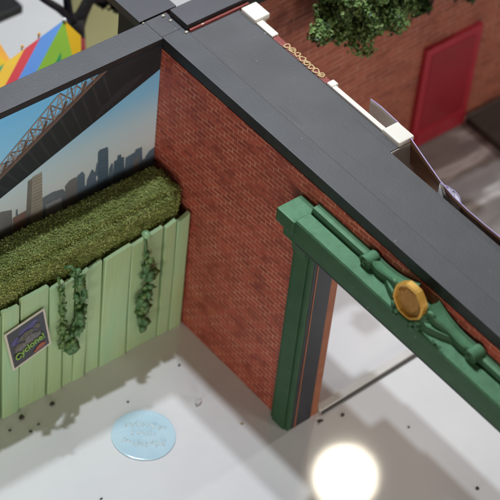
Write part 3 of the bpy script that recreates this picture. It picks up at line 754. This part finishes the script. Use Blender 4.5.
b.add([A + e2 * .28 + e3 * .53 + nn * .003, A + e2 * 1.05 + e3 * .57 + nn * .003, A + e2 * .50 + e3 * 1.25 + nn * .003], [[0, 1, 2]], 'leafgreen')
b.add([A, A + e3 * 2.2, A + e4 * 1.0, ], [[0, 1, 2]], 'yellow')
b.add([A + e4, A + e3 * 2.2, A + e4 + Vector((.01, -.02, -.42))], [[0, 1, 2]], 'orange')
b.add([A + e4 + Vector((.0, .02, -.02)), A + e4 + Vector((.0, 0, -.30)), A + e4 + Vector((.09, .03, -.30)), A + e4 + Vector((.075, .05, -.10))], [[0, 1, 2, 3]], 'red')
b.add([A, A + e4, A + e5 * 1.6, A + e1 * 1.9], [[0, 1, 2], [0, 2, 3]], 'blue')
b.build('canopy', TT)
b = B(); b.blob(tuple(A + Vector((0, -.004, .004))), .016, 'white', 2, .05); b.build('tip', TT)
for p in (A + e1 * .36, A + e1 * .62):
    b = B(); b.blob(tuple(p + Vector((.0, .02, .012))), .013, 'orange', 1, .2); b.tube([tuple(p + Vector((0, .03, -.03))), tuple(p + Vector((.0, .02, .01)))], .006, 'orange', 6); b.build('finial', TT)
for q in (A - Vector((0, 0, .02)), A + e1 * 1.9 + e2 * 1.9, A + e3 * 2.2, A + e5 * 1.6):
    b = B(); b.tube([tuple(q), (q.x, q.y, 0)], .016, 'white', 8); b.build('pole', TT)
# yellow tent at the edge
TY = thing('yellow_tent', 'yellow and orange pointed tent at the left edge beside the rainbow tent', 'tent', (-.55, 1.75, 0))
A2 = Vector((-.52, 1.66, 1.62))
b = B(); ring = [A2 + Vector((.44 * math.cos(a), .44 * math.sin(a), -.42)) for a in [2 * PI * i / 6 + .3 for i in range(6)]]
for i in range(6): b.add([A2, ring[i], ring[(i + 1) % 6]], [[0, 1, 2]], 'yellow' if i % 3 != 2 else 'orange')
b.build('canopy', TY)
b = B(); b.tube([tuple(A2 - Vector((0, 0, .02))), (A2.x, A2.y, 0)], .02, 'white', 8); b.build('pole', TY)

# green board and black tree
b = B(); 
out = [(.70, 0), (1.225, 0), (1.22, .50), (1.195, .95), (1.10, 1.0), (1.02, 1.15), (.70, 1.15)]
b.prism(out, lambda p: (p[0], 1.9, p[1]), lambda p: (p[0], 1.94, p[1]), 'palegreen')
fix_normals(b.build('green_board', None, 'pale yellow-green upright board behind the black tree and the tent', 'board'))
rnd = random.Random(31)
TB = thing('bare_tree', 'black forked tree between the rainbow tent and the pale green board', 'tree', (.56, 1.60, 0))
b = B()
b.tube([(.56, 1.60, 0), (.56, 1.60, .7), (.535, 1.60, 1.05), (.50, 1.60, 1.20)], [.07, .055, .052, .070], 'bark', 10)
for pts, r in (([(.52, 1.60, 1.12), (.45, 1.60, 1.24), (.336, 1.60, 1.385), (.215, 1.60, 1.515), (.05, 1.60, 1.70)], [.050, .036, .030, .027, .018]),
               ([(.51, 1.60, 1.12), (.445, 1.6, 1.26), (.420, 1.60, 1.40), (.40, 1.60, 1.56), (.40, 1.62, 1.8)], [.045, .034, .032, .028, .02]),
               ([(.52, 1.60, 1.10), (.56, 1.60, 1.22), (.61, 1.60, 1.31), (.68, 1.60, 1.42), (.76, 1.6, 1.7)], [.055, .050, .044, .040, .02]),
               ([(.63, 1.60, 1.32), (.74, 1.60, 1.29), (.85, 1.58, 1.22), (.95, 1.56, 1.17)], [.036, .026, .018, .010])): b.tube(pts, r, 'bark', 10)
b.build('trunk', TB)
b = B()
crown(b, (.88, 1.62, 1.22), (.20, .12, .09), 700, rnd, .05, ('darkleaf', 'darkleaf', 'darkleaf'), 12)
b.build('crown', TB)
# dark canopy far top-left
DK = thing('black_stall', 'blurred black stall roof with a yellow panel in the far top left corner', 'stall', (.1, 3.1, 0))
b = B(); b.box(-.6, .62, 2.43, 3.6, .62, .70, 'black', None, .01); b.build('roof', DK)
for x in (-.5, .15):
    for y in (2.6, 3.5):
        b = B(); b.box(x, x + .05, y, y + .05, 0, .6195, 'black'); b.build('leg', DK)
b = B(); b.box(.10, .43, 2.50, 2.53, .7005, .86, 'yellow', None, .006); b.build('yellow_panel', DK)

# ------------------------------------------------------------------ light
w = bpy.data.worlds.new('World'); S.world = w; w.use_nodes = True
bg = w.node_tree.nodes['Background']; bg.inputs['Color'].default_value = (1, .84, .70, 1); bg.inputs['Strength'].default_value = .075
def lamp(name, pos, target, size, power, color, spread=PI):
    l = bpy.data.lights.new(name, 'AREA'); l.shape = 'DISK'; l.size = size; l.energy = power; l.color = color; l.spread = spread
    o = bpy.data.objects.new(name, l); COL.objects.link(o); o.location = pos
    o.rotation_euler = (Vector(target) - Vector(pos)).to_track_quat('-Z', 'Y').to_euler(); return o
C0 = Vector((-.3, -1, 0))
d1 = Vector((.098, .205, 1)).normalized(); d2 = Vector((.195, .395, 1)).normalized()
lamp('ceiling_lamp', (.63, 1.15, 8.7), C0, .22, 308, (.90, .97, 1.04))
lamp('ceiling_lamp', (1.26, 2.50, 8.7), C0, .22, 268, (.90, .97, 1.04))
# added fill lamps that brighten the wall faces, no such source seen
lamp('fill_lamp', (-12.6, -6.6, 2.1), (-.3, -1, .8), 4.5, 430, (1, .91, .84))
lamp('fill_lamp', (-6.4, -13.0, 2.1), (-.3, -1, .8), 4.5, 430, (1, .91, .84))
lamp('fill_lamp', (4.5, -13.0, 4.2), (2.0, -.5, .8), 3.5, 290, (1, .93, .87))
# the lamp whose mirror image shows in the glossy floor of the doorway
P0 = Vector((.035, -2.245, 0)); cam = Vector((-7.5945, -8.9195, 12.3598)); dd = (P0 - cam).normalized(); rd_ = Vector((dd.x, dd.y, -dd.z))
lamp('spot_lamp', P0 + rd_ * 10, P0, .70, 58, (1, .90, .72))
# side lamp that reaches in through the doorway
lamp('side_lamp', (9.5, -1.2, 6.2), (0, -2.4, 0), .5, 150, (1, .95, .9))

# ------------------------------------------------------------------ camera
yaw, pitch, roll = 0.7692596, 0.7927629, 0.1182325
f = Vector((math.cos(pitch) * math.sin(yaw), math.cos(pitch) * math.cos(yaw), -math.sin(pitch)))
r = Vector((math.cos(yaw), -math.sin(yaw), 0)); u = r.cross(f)
cr, sr = math.cos(roll), math.sin(roll)
R2 = cr * r + sr * u; U2 = -sr * r + cr * u
cd = bpy.data.cameras.new('camera'); co = bpy.data.objects.new('camera', cd); COL.objects.link(co)
mw = Matrix((R2, U2, -f)).transposed().to_4x4(); mw.translation = cam; co.matrix_world = mw
cd.sensor_width = 36; cd.lens = 36 * 2300 / 500; cd.clip_end = 200
cd.dof.use_dof = True; cd.dof.focus_distance = 14.9; cd.dof.aperture_fstop = 1.0
S.camera = co
S.view_settings.view_transform = 'Standard'; S.view_settings.look = 'None'; S.view_settings.exposure = 0; S.view_settings.gamma = 1
S.cycles.max_bounces = 10; S.cycles.diffuse_bounces = 5
